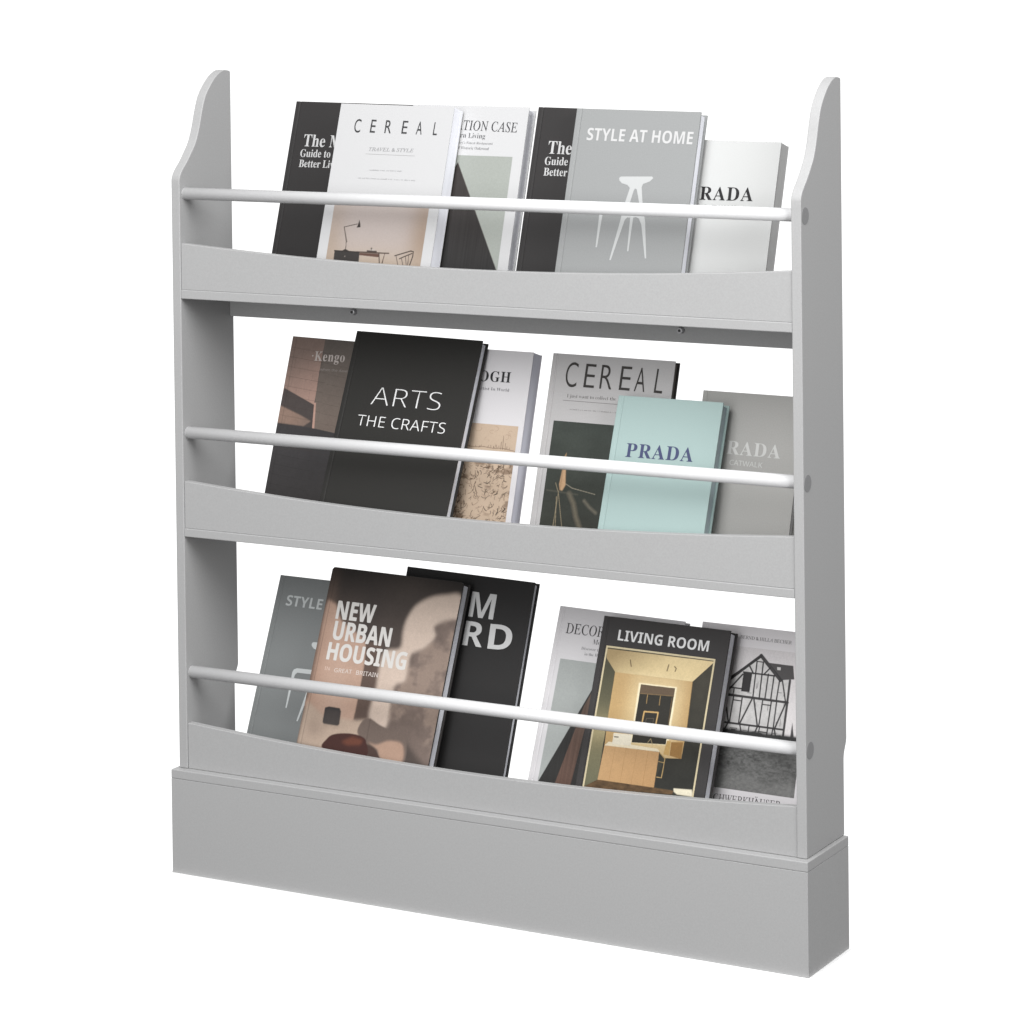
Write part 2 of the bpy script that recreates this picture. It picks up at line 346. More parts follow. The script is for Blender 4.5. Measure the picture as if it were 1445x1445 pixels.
PICT={
 'b2':{
  'rect': [(13.0, 97.8), (14.4, 34.1)],
  'rectR': [(140.8, 99.1), (141.8, 32.0)],
  'rule': [(44.3, 153.2)],
  'ruleR': [(110.6, 153.6)],
  'g1': [(51.1, 140.7)],
  'g1R': [(97.8, 141.0)],
  'g2': [(38.5, 130.8)],
  'g2R': [(116.4, 131.0)],
  'head': [(49.1, 75.1), (50.2, 82.2), (53.2, 73.4), (47.8, 72.9)],
  'arm': [(48.1, 77.0), (31.2, 72.7), (37.1, 55.7), (37.9, 46.5)],
  'lbase': [(32.8, 44.9), (37.3, 47.5), (43.5, 45.2)],
  'cab': [(23.2, 44.9), (57.1, 44.7), (58.0, 32.9), (23.8, 33.1)],
  'top': [(23.3, 44.4), (96.1, 45.4)],
  'brown': [(57.2, 44.1), (83.0, 44.0), (83.4, 40.2), (57.1, 41.3)],
  'legs': [(83.3, 44.3), (86.3, 30.7), (90.9, 44.7), (89.3, 30.9)],
  'bks': [(66.4, 47.4), (79.8, 47.3), (80.1, 45.6), (66.7, 45.5)],
  'dot': [(72.2, 49.8)],
  'ch1': [(104.7, 43.1), (110.5, 45.0), (124.7, 49.6), (128.3, 49.0), (128.4, 43.7), (125.6, 31.4)],
  'ch2': [(111.4, 40.0), (117.9, 43.1), (126.9, 46.9)],
  'ch3': [(114.0, 40.6), (118.0, 30.9), (118.8, 43.2), (122.2, 31.2), (122.9, 44.9), (123.6, 31.3), (106.6, 42.5), (111.4, 30.6)],
 },
 'b3':{
  'rect': [(67.2, 160.0), (139.9, 159.4), (140.2, 29.3)],
  'tri': [(69.3, 154.7), (138.3, 30.3), (65.7, 29.1)],
  'w': [(69.3, 154.7), (84.8, 126.0), (101.3, 97.5), (66.2, 111.5)],
 },
 'b16':{
  'rect': [(12.9, 156.5), (57.7, 157.3), (13.2, 19.5)],
  'tri': [(58.7, 118.6), (13.6, 19.5)],
  'strip': [(58.6, 114.8), (58.0, 84.2), (63.2, 22.2), (49.0, 20.9), (52.5, 81.2)],
 },
 'b5':{
  'seat': [(64.3, 139.9), (65.0, 141.6), (66.8, 142.3), (104.2, 143.7), (106.0, 142.0), (102.2, 138.2), (94.5, 135.1), (93.2, 131.3), (97.2, 112.2), (103.1, 92.6), (110.0, 53.3), (108.2, 53.2), (98.9, 89.6), (94.7, 96.8), (90.8, 98.0), (87.8, 97.1), (87.3, 60.0), (85.7, 60.0), (84.1, 96.9), (80.6, 97.3), (77.9, 94.3), (67.3, 49.2), (65.4, 49.3), (72.6, 94.1), (74.8, 111.2), (79.0, 129.9), (75.4, 133.2), (68.5, 134.9), (65.0, 137.6)],
  'hole': [(85.3, 129.6), (87.6, 128.8), (93.1, 112.6), (95.4, 105.0), (74.0, 104.1), (81.0, 111.5), (84.1, 127.3)],
  'bar': [(46.5, 62.5), (45.8, 98.6), (45.6, 104.3), (47.0, 107.8), (51.1, 109.7), (74.0, 110.1), (74.5, 105.0), (52.8, 104.6), (50.3, 102.2), (49.7, 98.2), (48.3, 62.6)],
 },
 'b13':{
  'seat': [(64.4, 136.7), (67.1, 140.1), (72.3, 140.2), (72.9, 133.8), (67.7, 133.6)],
  'bar': [(45.9, 59.6), (44.9, 99.7), (45.6, 105.3), (50.2, 107.8), (73.8, 109.4), (76.6, 98.1), (67.4, 97.4), (52.0, 100.5), (49.0, 98.4), (47.8, 84.4), (47.5, 59.4)],
  'leg': [(70.9, 83.6), (71.3, 69.8), (64.9, 45.7), (66.9, 45.9), (75.5, 69.5), (74.9, 84.1)],
 },
 'b7':{
  'wallL': [(-0.1, 219.3), (46.9, 217.7), (46.6, 177.1), (47.4, 150.8), (47.3, 139.4), (1.4, 155.8)],
  'wallR': [(46.9, 217.7), (89.0, 218.7), (78.8, 109.4), (50.6, 112.2), (47.4, 150.8)],
  'tri': [(1.4, 155.8), (47.3, 139.4), (50.0, 112.1), (-0.1, 114.2)],
  'lit': [(0.0, 134.9), (29.0, 126.4), (47.2, 120.1), (38.1, 113.5), (-0.1, 114.2)],
  'bot': [(-0.6, 113.7), (50.6, 112.2), (79.2, 109.5)],
  'strip': [(47.1, 142.0), (49.6, 142.2), (53.6, 111.8), (50.4, 112.2)],
  'edge': [(47.2, 213.3), (47.4, 150.8)],
 },
 'b9':{
  'rect': [(88.0, 132.5), (145.8, 132.0), (144.0, 24.1)],
  'hor': [(88.3, 106.1), (110.4, 105.2), (146.2, 104.1)],
  'masts': [(127.9, 120.3), (128.7, 104.8), (126.0, 113.3), (126.3, 105.0), (131.6, 112.0), (131.9, 104.7)],
 },
 'b10':{
  'rect': [(12.6, 144.4), (89.1, 144.0), (12.7, 26.2)],
  'rule': [(20.5, 167.7), (89.2, 167.4)],
  'g': [(31.0, 158.7), (88.6, 159.1)],
  'pod': [(32.1, 91.1), (36.1, 92.2), (38.5, 73.3), (35.3, 66.7), (31.9, 68.0), (30.5, 74.2)],
  'podtop': [(33.3, 91.2), (31.1, 99.8), (32.8, 106.3), (34.7, 110.0), (34.5, 103.2), (36.2, 92.2)],
  'l1': [(30.9, 66.3), (29.8, 26.6)],
  'l2': [(31.3, 63.2), (41.0, 26.8)],
  'l3': [(29.2, 59.8), (32.7, 26.6)],
  'l4': [(25.9, 75.0), (30.0, 66.2)],
  'tw': [(38.6, 74.9), (47.3, 70.8), (76.7, 66.2)],
  's1': [(44.7, 64.3), (51.7, 53.8), (56.6, 40.0), (62.8, 28.7)],
  's2': [(64.5, 58.0), (71.8, 51.6), (80.7, 46.0)],
 },
 'b14':{
  'glow': [(2.5, 192.8), (10.2, 195.3), (16.1, 192.5), (28.7, 174.9), (66.4, 155.1), (70.9, 128.4), (71.8, 65.9), (39.4, 56.7), (2.5, 72.4), (4.3, 89.7), (4.0, 132.5)],
  'door': [(66.4, 155.1), (88.2, 157.6), (92.4, 127.5), (92.5, 68.2), (70.7, 66.3), (70.9, 128.4)],
  'arch': [(91.0, 70.6), (92.3, 104.1), (91.3, 132.0), (95.4, 148.2), (113.9, 153.9), (113.5, 173.2), (115.3, 187.5), (123.9, 204.3), (142.0, 215.9), (161.5, 220.7), (180.1, 222.3), (185.4, 197.0), (168.2, 191.6), (153.7, 183.0), (158.1, 173.0), (147.2, 157.7), (130.6, 148.8), (129.8, 134.8), (129.8, 117.4), (116.9, 110.6), (116.0, 87.9), (116.0, 62.0)],
  'shade': [(185.4, 197.0), (168.2, 191.6), (153.7, 183.0), (158.1, 173.0), (147.2, 157.7), (130.6, 148.8), (129.8, 134.8), (129.8, 117.4), (116.9, 110.6), (116.0, 87.9), (116.0, 62.0), (142.8, 53.4), (183.4, 28.0), (182.7, 92.8)],
  'fl': [(2.5, 72.4), (4.8, 79.5), (29.0, 65.5), (71.8, 65.9), (93.2, 69.5), (96.9, 29.0), (0.8, 29.8)],
  'stool': [(29.0, 75.2), (34.3, 77.1), (49.1, 76.9), (51.6, 73.5), (52.8, 58.8), (50.6, 57.0), (31.5, 56.9), (29.6, 58.9)],
  'table': [(38.7, 28.8), (40.2, 40.8), (49.8, 47.4), (69.5, 50.5), (86.0, 49.3), (93.8, 43.6), (95.0, 27.1)],
  'tabhi': [(59.8, 40.0), (74.2, 47.7), (88.9, 45.5), (86.4, 39.3), (68.7, 37.0)],
  'chair': [(79.2, 52.9), (83.4, 67.3), (93.2, 70.3), (106.9, 65.1), (122.4, 61.1), (144.4, 55.3), (148.0, 26.7), (118.3, 26.2), (109.5, 37.0), (93.4, 43.5)],
  'leg': [(96.4, 43.9), (108.1, 42.8), (123.2, 49.1), (142.2, 47.3), (144.9, 27.1), (118.4, 27.5), (110.5, 37.1)],
  'arc': [(91.4, 43.2), (106.1, 38.3), (116.9, 27.7), (103.5, 27.6), (94.8, 33.3)],
 },
 'b17':{
  'rect': [(9.7, 179.3), (145.0, 179.9), (143.5, 32.7), (8.5, 25.9)],
  'ceil': [(10.9, 177.9), (143.9, 178.3), (121.4, 154.0), (25.5, 153.5), (12.0, 167.4)],
  'lw': [(12.0, 167.4), (25.5, 153.5), (25.9, 105.1), (25.7, 74.0), (26.5, 36.2), (9.4, 25.5), (9.7, 96.9)],
  'back': [(25.5, 153.5), (121.4, 154.0), (123.6, 103.9), (122.8, 70.9), (103.2, 69.2), (95.1, 75.0), (27.6, 73.4), (25.9, 105.1)],
  'rw': [(144.0, 178.0), (121.4, 154.0), (123.6, 103.9), (122.8, 70.9), (103.3, 68.4), (95.9, 47.6), (95.6, 36.9), (117.8, 36.8), (143.7, 31.9), (142.3, 105.5)],
  'glow': [(56.9, 145.3), (103.8, 145.8), (104.1, 83.1), (58.7, 80.4)],
  'mir': [(59.6, 144.0), (101.8, 144.4), (101.4, 83.5), (59.9, 80.6)],
  'mirt': [(59.6, 144.0), (101.8, 144.4), (101.8, 135.9), (59.4, 134.0)],
  'fr': [(68.6, 102.5), (69.1, 115.3), (86.0, 116.2), (85.6, 102.8)],
  'm1': [(69.7, 133.7), (70.1, 124.4)],
  'm2': [(85.5, 134.0), (85.9, 124.4)],
  'm3': [(99.8, 134.1), (101.1, 89.6)],
  'cnt': [(27.6, 73.4), (95.2, 74.7), (95.7, 36.5), (26.2, 36.0)],
  'ctop': [(27.6, 73.4), (32.1, 77.9), (59.5, 78.2), (92.8, 77.8), (95.5, 74.8)],
  'blk': [(36.3, 88.0), (58.6, 88.9), (59.7, 77.0), (36.6, 75.8)],
  'outl': [(38.0, 84.0), (42.8, 84.2)],
  'floor': [(26.2, 36.0), (95.7, 36.5), (119.7, 36.3), (118.7, 32.1), (9.4, 25.5)],
  'tub': [(119.2, 38.8), (141.3, 40.2), (143.0, 32.9), (124.6, 32.9), (120.2, 35.3)],
  'chr': [(102.3, 87.9), (107.0, 87.6), (107.4, 72.3), (100.4, 72.7)],
  'chr2': [(107.7, 86.9), (121.8, 88.4), (122.3, 70.6), (108.1, 72.4)],
  'tri1': [(96.2, 73.7), (103.3, 68.4), (102.8, 47.8), (96.7, 48.0)],
  'tri2': [(96.2, 64.5), (102.7, 64.1)],
  'l1': [(41.6, 168.7), (44.0, 161.9)],
  'l2': [(89.4, 168.7), (88.5, 162.0)],
  'l3': [(96.8, 167.6), (99.2, 165.9), (98.4, 162.7)],
  'tap': [(79.6, 83.1), (82.3, 87.3), (85.5, 81.5)],
 },
 'b18':{
  'rect': [(42.7, 187.5), (40.1, 34.8), (133.2, 35.1)],
  'face': [(75.6, 179.4), (101.5, 157.4), (112.8, 157.4), (112.1, 94.4), (38.5, 90.9), (41.3, 134.2), (41.6, 151.1)],
  'roofR': [(85.8, 173.6), (114.7, 173.3), (117.7, 159.2), (101.6, 156.6)],
  'dorm': [(95.9, 170.1), (100.3, 170.1), (100.2, 167.0), (96.3, 167.1)],
  'door': [(56.8, 160.0), (67.4, 160.1), (66.6, 139.8), (56.5, 139.7)],
  'win': [(48.5, 99.8), (56.7, 100.0), (56.9, 93.1), (48.5, 93.3)],
  'spire': [(121.1, 113.6), (124.8, 98.1), (120.5, 97.6)],
  'trees': [(111.9, 95.8), (118.4, 98.1), (127.6, 98.5), (128.3, 92.5), (109.1, 91.7)],
  'field': [(36.5, 80.0), (137.1, 83.0), (136.5, 35.0), (39.3, 34.4)],
  'dark': [(36.5, 80.0), (137.1, 83.0), (118.1, 74.0), (78.6, 66.1), (38.9, 55.9)],
  'lines': [((75.5, 180.2), (40.8, 150.7), 3.04), ((75.5, 180.2), (101.6, 156.6), 3.8), ((42.1, 134.6), (113.0, 133.9), 2.47), ((39.7, 104.8), (111.1, 104.7), 1.9), ((41.9, 142.7), (56.5, 142.5), 1.52), ((56.7, 160.5), (94.3, 160.4), 1.71), ((71.3, 173.6), (71.3, 134.5), 1.52), ((78.9, 173.6), (78.9, 134.6), 1.52), ((86.5, 161.4), (85.8, 134.3), 1.52), ((93.4, 160.6), (92.7, 133.8), 1.52), ((100.6, 157.6), (99.4, 133.8), 1.52), ((103.7, 157.2), (110.3, 134.6), 1.52), ((112.8, 157.4), (112.1, 94.4), 2.47), ((48.3, 133.1), (46.9, 104.9), 1.52), ((58.7, 132.7), (58.0, 105.4), 1.52), ((70.6, 132.9), (59.4, 105.6), 1.71), ((72.9, 132.8), (80.6, 105.0), 1.71), ((83.4, 132.8), (82.3, 104.9), 1.52), ((93.7, 132.4), (92.7, 104.6), 1.52), ((99.9, 132.8), (99.6, 103.9), 1.52), ((110.9, 133.2), (101.1, 104.4), 1.71), ((45.5, 105.2), (40.3, 93.0), 1.71), ((59.5, 104.9), (63.5, 92.7), 1.52), ((70.9, 104.7), (70.3, 92.7), 1.33), ((81.1, 105.1), (76.4, 92.7), 1.71), ((83.4, 104.6), (82.4, 92.8), 1.33), ((93.1, 104.2), (92.5, 93.1), 1.52), ((99.1, 103.9), (98.4, 93.2), 1.52), ((101.1, 103.7), (104.6, 93.0), 1.71), ((48.0, 141.8), (47.3, 134.1), 1.52), ((56.2, 158.1), (41.4, 139.6), 1.71), ((63.5, 167.4), (68.7, 160.2), 1.71), ((71.3, 173.6), (78.1, 173.5), 1.14), ((88.1, 168.5), (81.5, 160.9), 1.52), ((48.8, 129.6), (57.4, 129.5), 1.14), ((84.0, 128.6), (93.3, 128.6), 1.14), ((83.5, 99.6), (92.0, 99.5), 1.14), ((41.4, 120.4), (45.6, 105.5), 1.71)],
 },
}

# ------------------------------------------------------------------ printed pictures: a fine sheet whose print is computed point by point
class Pic:
    def __init__(self, u0, v0, u1, v1, base, cell=0.55):
        self.u0, self.v0, self.u1, self.v1 = u0, v0, u1, v1
        self.nx = int(round((u1-u0)/cell)) + 1; self.ny = int(round((v1-v0)/cell)) + 1
        self.U, self.V = np.meshgrid(np.linspace(u0, u1, self.nx), np.linspace(v0, v1, self.ny))
        self.du = (u1-u0)/(self.nx-1)
        self.img = np.empty((self.ny, self.nx, 3)); self.img[:] = lin(base)
        self.rng = np.random.default_rng(len(base) + int(u0*10) + int(v1*7))
    def blend(self, a, col):
        c = lin(col) if np.ndim(col) == 1 else col
        a = np.clip(a, 0, 1)[..., None]
        self.img = self.img*(1-a) + c*a
    def inside(self, pts):
        acc = np.zeros_like(self.U); n = 3
        for i in range(n):
            for j in range(n):
                x = self.U + ((i+.5)/n-.5)*self.du; y = self.V + ((j+.5)/n-.5)*self.du
                ins = np.zeros(x.shape, bool); k = len(pts)
                for a in range(k):
                    x1, y1 = pts[a]; x2, y2 = pts[(a+1) % k]
                    if y1 == y2: continue
                    c = ((y1 > y) != (y2 > y)) & (x < (x2-x1)*(y-y1)/(y2-y1)+x1)
                    ins ^= c
                acc += ins
        return acc/(n*n)
    def poly(self, pts, col, soft=0.0, op=1.0):
        a = self.inside(pts)
        if soft > 0: a = self.blur(a, soft)
        self.blend(a*op, col); return a
    def smooth(self, pts):
        q = spline([pts[-1]] + list(pts) + [pts[0], pts[1]], 5)
        return q[5:-5]
    def blur(self, a, mm):
        r = max(1, int(round(mm/self.du))); k = np.hanning(2*r+3)[1:-1]; k /= k.sum()
        p_ = np.pad(a, r, mode='edge')
        p_ = np.apply_along_axis(lambda m: np.convolve(m, k, 'valid'), 0, p_)
        return np.apply_along_axis(lambda m: np.convolve(m, k, 'valid'), 1, p_)
    def line(self, pts, wd, col, op=1.0, soft=0.3):
        d = np.full(self.U.shape, 1e9)
        for (x1, y1), (x2, y2) in zip(pts[:-1], pts[1:]):
            L2 = (x2-x1)**2+(y2-y1)**2+1e-9
            t = np.clip(((self.U-x1)*(x2-x1)+(self.V-y1)*(y2-y1))/L2, 0, 1)
            d = np.minimum(d, np.hypot(self.U-x1-t*(x2-x1), self.V-y1-t*(y2-y1)))
        self.blend(np.clip((wd/2-d)/soft+.5, 0, 1)*op, col)
    def spot(self, u, v, ru, rv, col, op=1.0):
        d = np.hypot((self.U-u)/ru, (self.V-v)/rv); self.blend(np.exp(-d*d)*op, col)
    def ramp(self, p0, p1, col0, col1, a=None, op=1.0):
        dx, dy = p1[0]-p0[0], p1[1]-p0[1]
        t = np.clip(((self.U-p0[0])*dx+(self.V-p0[1])*dy)/(dx*dx+dy*dy), 0, 1)[..., None]
        c = lin(col0)*(1-t)+lin(col1)*t
        self.blend((np.ones_like(self.U) if a is None else a)*op, c)
    def fractal(self, sx, sy, octs=4):
        out = np.zeros_like(self.U); amp = 1; tot = 0
        for o in range(octs):
            gx = max(2, int((self.u1-self.u0)/sx*2**o)+2); gy = max(2, int((self.v1-self.v0)/sy*2**o)+2)
            G = self.rng.random((gy, gx))
            x = np.linspace(0, gx-1.001, self.nx); y = np.linspace(0, gy-1.001, self.ny)
            xi = x.astype(int); yi = y.astype(int); fx = x-xi; fy = (y-yi)[:, None]
            fx = fx*fx*(3-2*fx); fy = fy*fy*(3-2*fy)
            a = G[yi][:, xi]*(1-fx)+G[yi][:, xi+1]*fx; b = G[yi+1][:, xi]*(1-fx)+G[yi+1][:, xi+1]*fx
            out += amp*(a*(1-fy)+b*fy); tot += amp; amp *= .55
        return out/tot
    def grain(self, s=0.05):
        n = self.rng.normal(0, s, self.U.shape)
        self.img *= (1+self.blur(n, self.du*1.2)[..., None]*1.6)
    def build(self, name, parent, n_off=0.00012, cut=None):
        ny, nx = self.ny, self.nx
        co = np.empty((ny*nx, 3), np.float32)
        co[:, 0] = self.U.ravel()/1000; co[:, 1] = -n_off; co[:, 2] = self.V.ravel()/1000
        i = np.arange(ny*nx).reshape(ny, nx)
        q = np.stack([i[:-1, :-1], i[:-1, 1:], i[1:, 1:], i[1:, :-1]], -1).reshape(-1, 4)
        if cut is not None:
            ok = cut(self.U.ravel(), self.V.ravel()); q = q[ok[q].all(1)]
        me = bpy.data.meshes.new(name)
        me.vertices.add(len(co)); me.vertices.foreach_set("co", co.ravel())
        me.loops.add(q.size); me.loops.foreach_set("vertex_index", q.ravel().astype(np.int32))
        me.polygons.add(len(q)); me.polygons.foreach_set("loop_start", np.arange(0, q.size, 4, dtype=np.int32))
        me.update(calc_edges=True)
        at = me.color_attributes.new("print", 'FLOAT_COLOR', 'POINT')
        c = np.ones((ny*nx, 4), np.float32); c[:, :3] = np.clip(self.img.reshape(-1, 3), 0.004, 1.0)/K_PRINT
        at.data.foreach_set("color", c.ravel())
        me.materials.append(PRINT)
        o = bpy.data.objects.new(name, me); COL.objects.link(o); o.parent = parent
        return o

PRINT = bpy.data.materials.new("printed_photo"); PRINT.use_nodes = True
_t = PRINT.node_tree; _a = _t.nodes.new("ShaderNodeAttribute"); _a.attribute_name = "print"
_t.links.new(_a.outputs["Color"], _t.nodes["Principled BSDF"].inputs["Base Color"])
_t.nodes["Principled BSDF"].inputs["Roughness"].default_value = 0.5
_t.nodes["Principled BSDF"].inputs["Specular IOR Level"].default_value = 0.25

# ------------------------------------------------------------------ lettering
def alpha(s, k):
    """serif letters live in the mathematical alphabets of the built-in font"""
    base = {'serif': (0x1D400, 0x1D41A), 'italic': (0x1D434, 0x1D44E), 'roman': (0x1D434, 0x1D44E), 'bold': (0x1D5D4, 0x1D5EE), 'heavy': (0x1D5D4, 0x1D5EE), 'sans': (0x1D5A0, 0x1D5BA)}.get(k)
    if not base: return s
    o = ''
    for c in s:
        if 'A' <= c <= 'Z': o += chr(base[0]+ord(c)-65)
        elif c == 'h' and k in ('italic', 'roman'): o += '\u210e'
        elif 'a' <= c <= 'z': o += chr(base[1]+ord(c)-97)
        else: o += c
    return o
def glyph_mesh(s, style, sp=1.0, off=0.0):
    cu = bpy.data.curves.new("tmp", 'FONT'); cu.body = alpha(s, style); cu.size = 1.0
    cu.resolution_u = 6; cu.fill_mode = 'FRONT'
    if style == 'roman': cu.shear = -0.22
    if off: cu.offset = off
    cu.space_character = sp
    ob = bpy.data.objects.new("tmp", cu); COL.objects.link(ob)
    dg = bpy.context.evaluated_depsgraph_get()
    me = bpy.data.meshes.new_from_object(ob.evaluated_get(dg))
    bpy.data.objects.remove(ob); bpy.data.curves.remove(cu)
    n = len(me.vertices); co = np.empty(n*3, np.float32); me.vertices.foreach_get("co", co); co = co.reshape(-1, 3)
    return me, co
def extent(s, style, sp, off):
    me, co = glyph_mesh(s, style, sp, off); r = (co[:, 0].min(), co[:, 0].max()) if len(co) else (0, 0)
    bpy.data.meshes.remove(me); return r
def lettering(lines, parent):
    """one mesh per colour, laid 0.2 mm proud of the cover"""
    bycol = {}
    for (text, ref, style, col, u, v, wd, cap, ang, sp, off) in lines:
        me, co = glyph_mesh(text, style, sp, off)
        i = text.index(ref); pre = text[:i+len(ref)]
        r0, r1 = extent(ref, style, sp, off); p0, p1 = extent(pre, style, sp, off)
        start = p1-(r1-r0); sx = wd/(r1-r0)
        h0 = extent_h(style, off, ref[0])
        sy = cap/h0
        x = (co[:, 0]-start)*sx; y = co[:, 1]*sy
        ca, sa = math.cos(ang), math.sin(ang)
        new = np.stack([(u+x*ca-y*sa)/1000, np.full(len(x), -0.00022), (v+x*sa+y*ca)/1000], -1)
        me.vertices.foreach_set("co", new.astype(np.float32).ravel())
        bycol.setdefault(col, []).append(me)
        if style == 'heavy':        # extra-bold: the same letters again, half a stroke to either side
            for k, (dx, dz) in enumerate(((-0.00042, 0.0), (0.00042, 0.0), (0.0, 0.0003), (0.0, -0.0003))):
                m2 = me.copy(); n2 = new.copy(); n2[:, 0] += dx; n2[:, 2] += dz; n2[:, 1] -= 0.00001*(k+1)
                m2.vertices.foreach_set("co", n2.astype(np.float32).ravel()); bycol[col].append(m2)
    for col, ms in bycol.items():
        bm = bmesh.new()
        for me in ms: bm.from_mesh(me); bpy.data.meshes.remove(me)
        ink = mat("ink_%d_%d_%d_%d" % (col + (int(K_PRINT*100),)), lin(col)/K_PRINT, 0.5, 0.25)
        me = bpy.data.meshes.new("lettering"); bm.to_mesh(me); bm.free(); me.materials.clear(); me.materials.append(ink)
        for p_ in me.polygons: p_.material_index = 0
        o = bpy.data.objects.new("lettering", me); COL.objects.link(o); o.parent = parent
_hc = {}
def extent_h(style, off, ch='H'):
    tall = 'H'
    k = (style, off)
    if k not in _hc:
        me, co = glyph_mesh(tall, style, 1.0, off); _hc[k] = co[:, 1].max()-max(0, co[:, 1].min()); bpy.data.meshes.remove(me)
    return _hc[k]

# ------------------------------------------------------------------ books
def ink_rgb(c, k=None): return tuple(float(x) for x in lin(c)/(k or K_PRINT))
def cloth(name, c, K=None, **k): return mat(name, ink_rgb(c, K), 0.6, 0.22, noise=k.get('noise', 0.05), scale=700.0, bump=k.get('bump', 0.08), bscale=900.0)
def pages_mat(name, c, k=0.95):
    if name in _mats: return _mats[name]
    m = mat(name, ink_rgb(c, k), 0.75, 0.15); t = m.node_tree
    co = t.nodes.new("ShaderNodeTexCoord"); mp = t.nodes.new("ShaderNodeMapping"); mp.inputs["Scale"].default_value = (4, 2600, 4)
    n = t.nodes.new("ShaderNodeTexNoise"); n.inputs["Scale"].default_value = 1.0; n.inputs["Detail"].default_value = 2
    t.links.new(co.outputs["Object"], mp.inputs["Vector"]); t.links.new(mp.outputs["Vector"], n.inputs["Vector"])
    r = t.nodes.new("ShaderNodeMapRange"); r.inputs["To Min"].default_value = 0.80; r.inputs["To Max"].default_value = 1.15
    t.links.new(n.outputs["Fac"], r.inputs["Value"])
    v = t.nodes.new("ShaderNodeVectorMath"); v.operation = 'SCALE'; v.inputs[0].default_value = ink_rgb(c, k)
    t.links.new(r.outputs["Result"], v.inputs["Scale"]); t.links.new(v.outputs["Vector"], t.nodes["Principled BSDF"].inputs["Base Color"])
    return m

def rounded(w_, h_, r, n=6):
    pts = []
    for cx, cz, a0 in ((w_-r, r, -90), (w_-r, h_-r, 0), (r, h_-r, 90), (r, r, 180)):
        for i in range(n+1):
            a = math.radians(a0+90*i/n); pts.append((cx+r*math.cos(a), cz+r*math.sin(a)))
    return pts

def book(key, label, kind, cover_m, page_m, board=0.0022, back_m=None, groove=True):
    x, y, z, yaw, lean, roll, bw, bh, th = FIT[key]
    U = Vector((math.cos(yaw), math.sin(yaw), 0)); bk = Vector((-math.sin(yaw), math.cos(yaw), 0))
    V = math.sin(lean)*bk + math.cos(lean)*Vector((0, 0, 1))
    U2 = math.cos(roll)*U - math.sin(roll)*V; V2 = math.sin(roll)*U + math.cos(roll)*V
    N2 = V2.cross(U2)
    e = empty("book", (x, y, z), label, "book", "books standing in the display shelf")
    e.matrix_world = Matrix(((U2.x, N2.x, V2.x, x), (U2.y, N2.y, V2.y, y), (U2.z, N2.z, V2.z, z), (0, 0, 0, 1)))
    bm = bmesh.new()
    if kind == 'hard':
        b = board
        if groove == 'round':
            prism(bm, rounded(bw, bh, 0.0042), 'y', 0.0, b)
        elif groove == 'plain':
            box(bm, 0, bw, 0, b, 0, bh)
        else:
            g0, g1, gd = 0.0052, 0.0075, 0.0008
            prof = [(0, 0.0003), (0.0006, 0), (g0, 0), (g0+0.0006, gd), (g1-0.0004, gd), (g1, 0), (bw, 0), (bw, b), (0, b)]
            prism(bm, prof, 'z', 0, bh)
        bv = 0.0004
    else:
        b = 0.0006
        prism(bm, [(0, 0.0003), (0.0004, 0), (bw, 0), (bw, b), (0, b)], 'z', 0, bh); bv = 0.0
    # spine and back board
    box(bm, 0.0, 0.0018, b+0.0001, th-b-0.0001, 0.0, bh)
    box(bm, 0.0, bw, th-b, th, 0.0, bh)
    cv = mesh_obj("cover", bm, cover_m, e, bevel=bv, seg=2)
    if back_m:
        cv.data.materials.append(back_m)
        for p_ in cv.data.polygons:
            if p_.center.y > b+0.00005: p_.material_index = 1
    ins = 0.0026 if kind == 'hard' else 0.0004
    bm = bmesh.new(); box(bm, 0.0019, bw-ins, b+0.0001, th-b-0.0001, ins, bh-ins)
    mesh_obj("page_block", bm, page_m, e)
    t_key = 'b1' if key == 'b4' else key      # the two charcoal books are the same title
    if t_key in TEXT: lettering(TEXT[t_key], cv)
    return e, cv, bw*1000, bh*1000

PG = pages_mat("paper_edge", (210, 211, 217), 0.85)
PG_WARM = pages_mat("paper_edge_grey", (204, 204, 203), 0.75)
PG_LILAC = pages_mat("paper_edge_lilac", (178, 178, 187), 0.72)
PG_DARK = pages_mat("paper_edge_brown", (96, 92, 88))
CHAR = cloth("charcoal_cloth", (62, 60, 60))
WHITE = cloth("white_board", (237, 237, 238), noise=0.01, bump=0.02)
STGREY = cloth("stone_grey_board", (178, 180, 180))
BLACK = cloth("black_cloth", (47, 46, 44), 1.35)
TAUPE = cloth("taupe_board", (172, 171, 168), 1.3); MIST = cloth("mist_grey_board", (190, 188, 188), 1.3)
AQUA = cloth("aqua_board", (190, 214, 211), 1.75, noise=0.02)
BROWNB = cloth("brown_black_board", (58, 55, 54), 1.3); PALE = cloth("pale_grey_board", (212, 210, 212), 1.15, noise=0.02)
JET = cloth("jet_board", (50, 49, 49), 1.3); SLATE = cloth("slate_grey_board", (128, 131, 131), 1.2)
CHARB = cloth("matt_black_board", (60, 58, 58), 1.2)

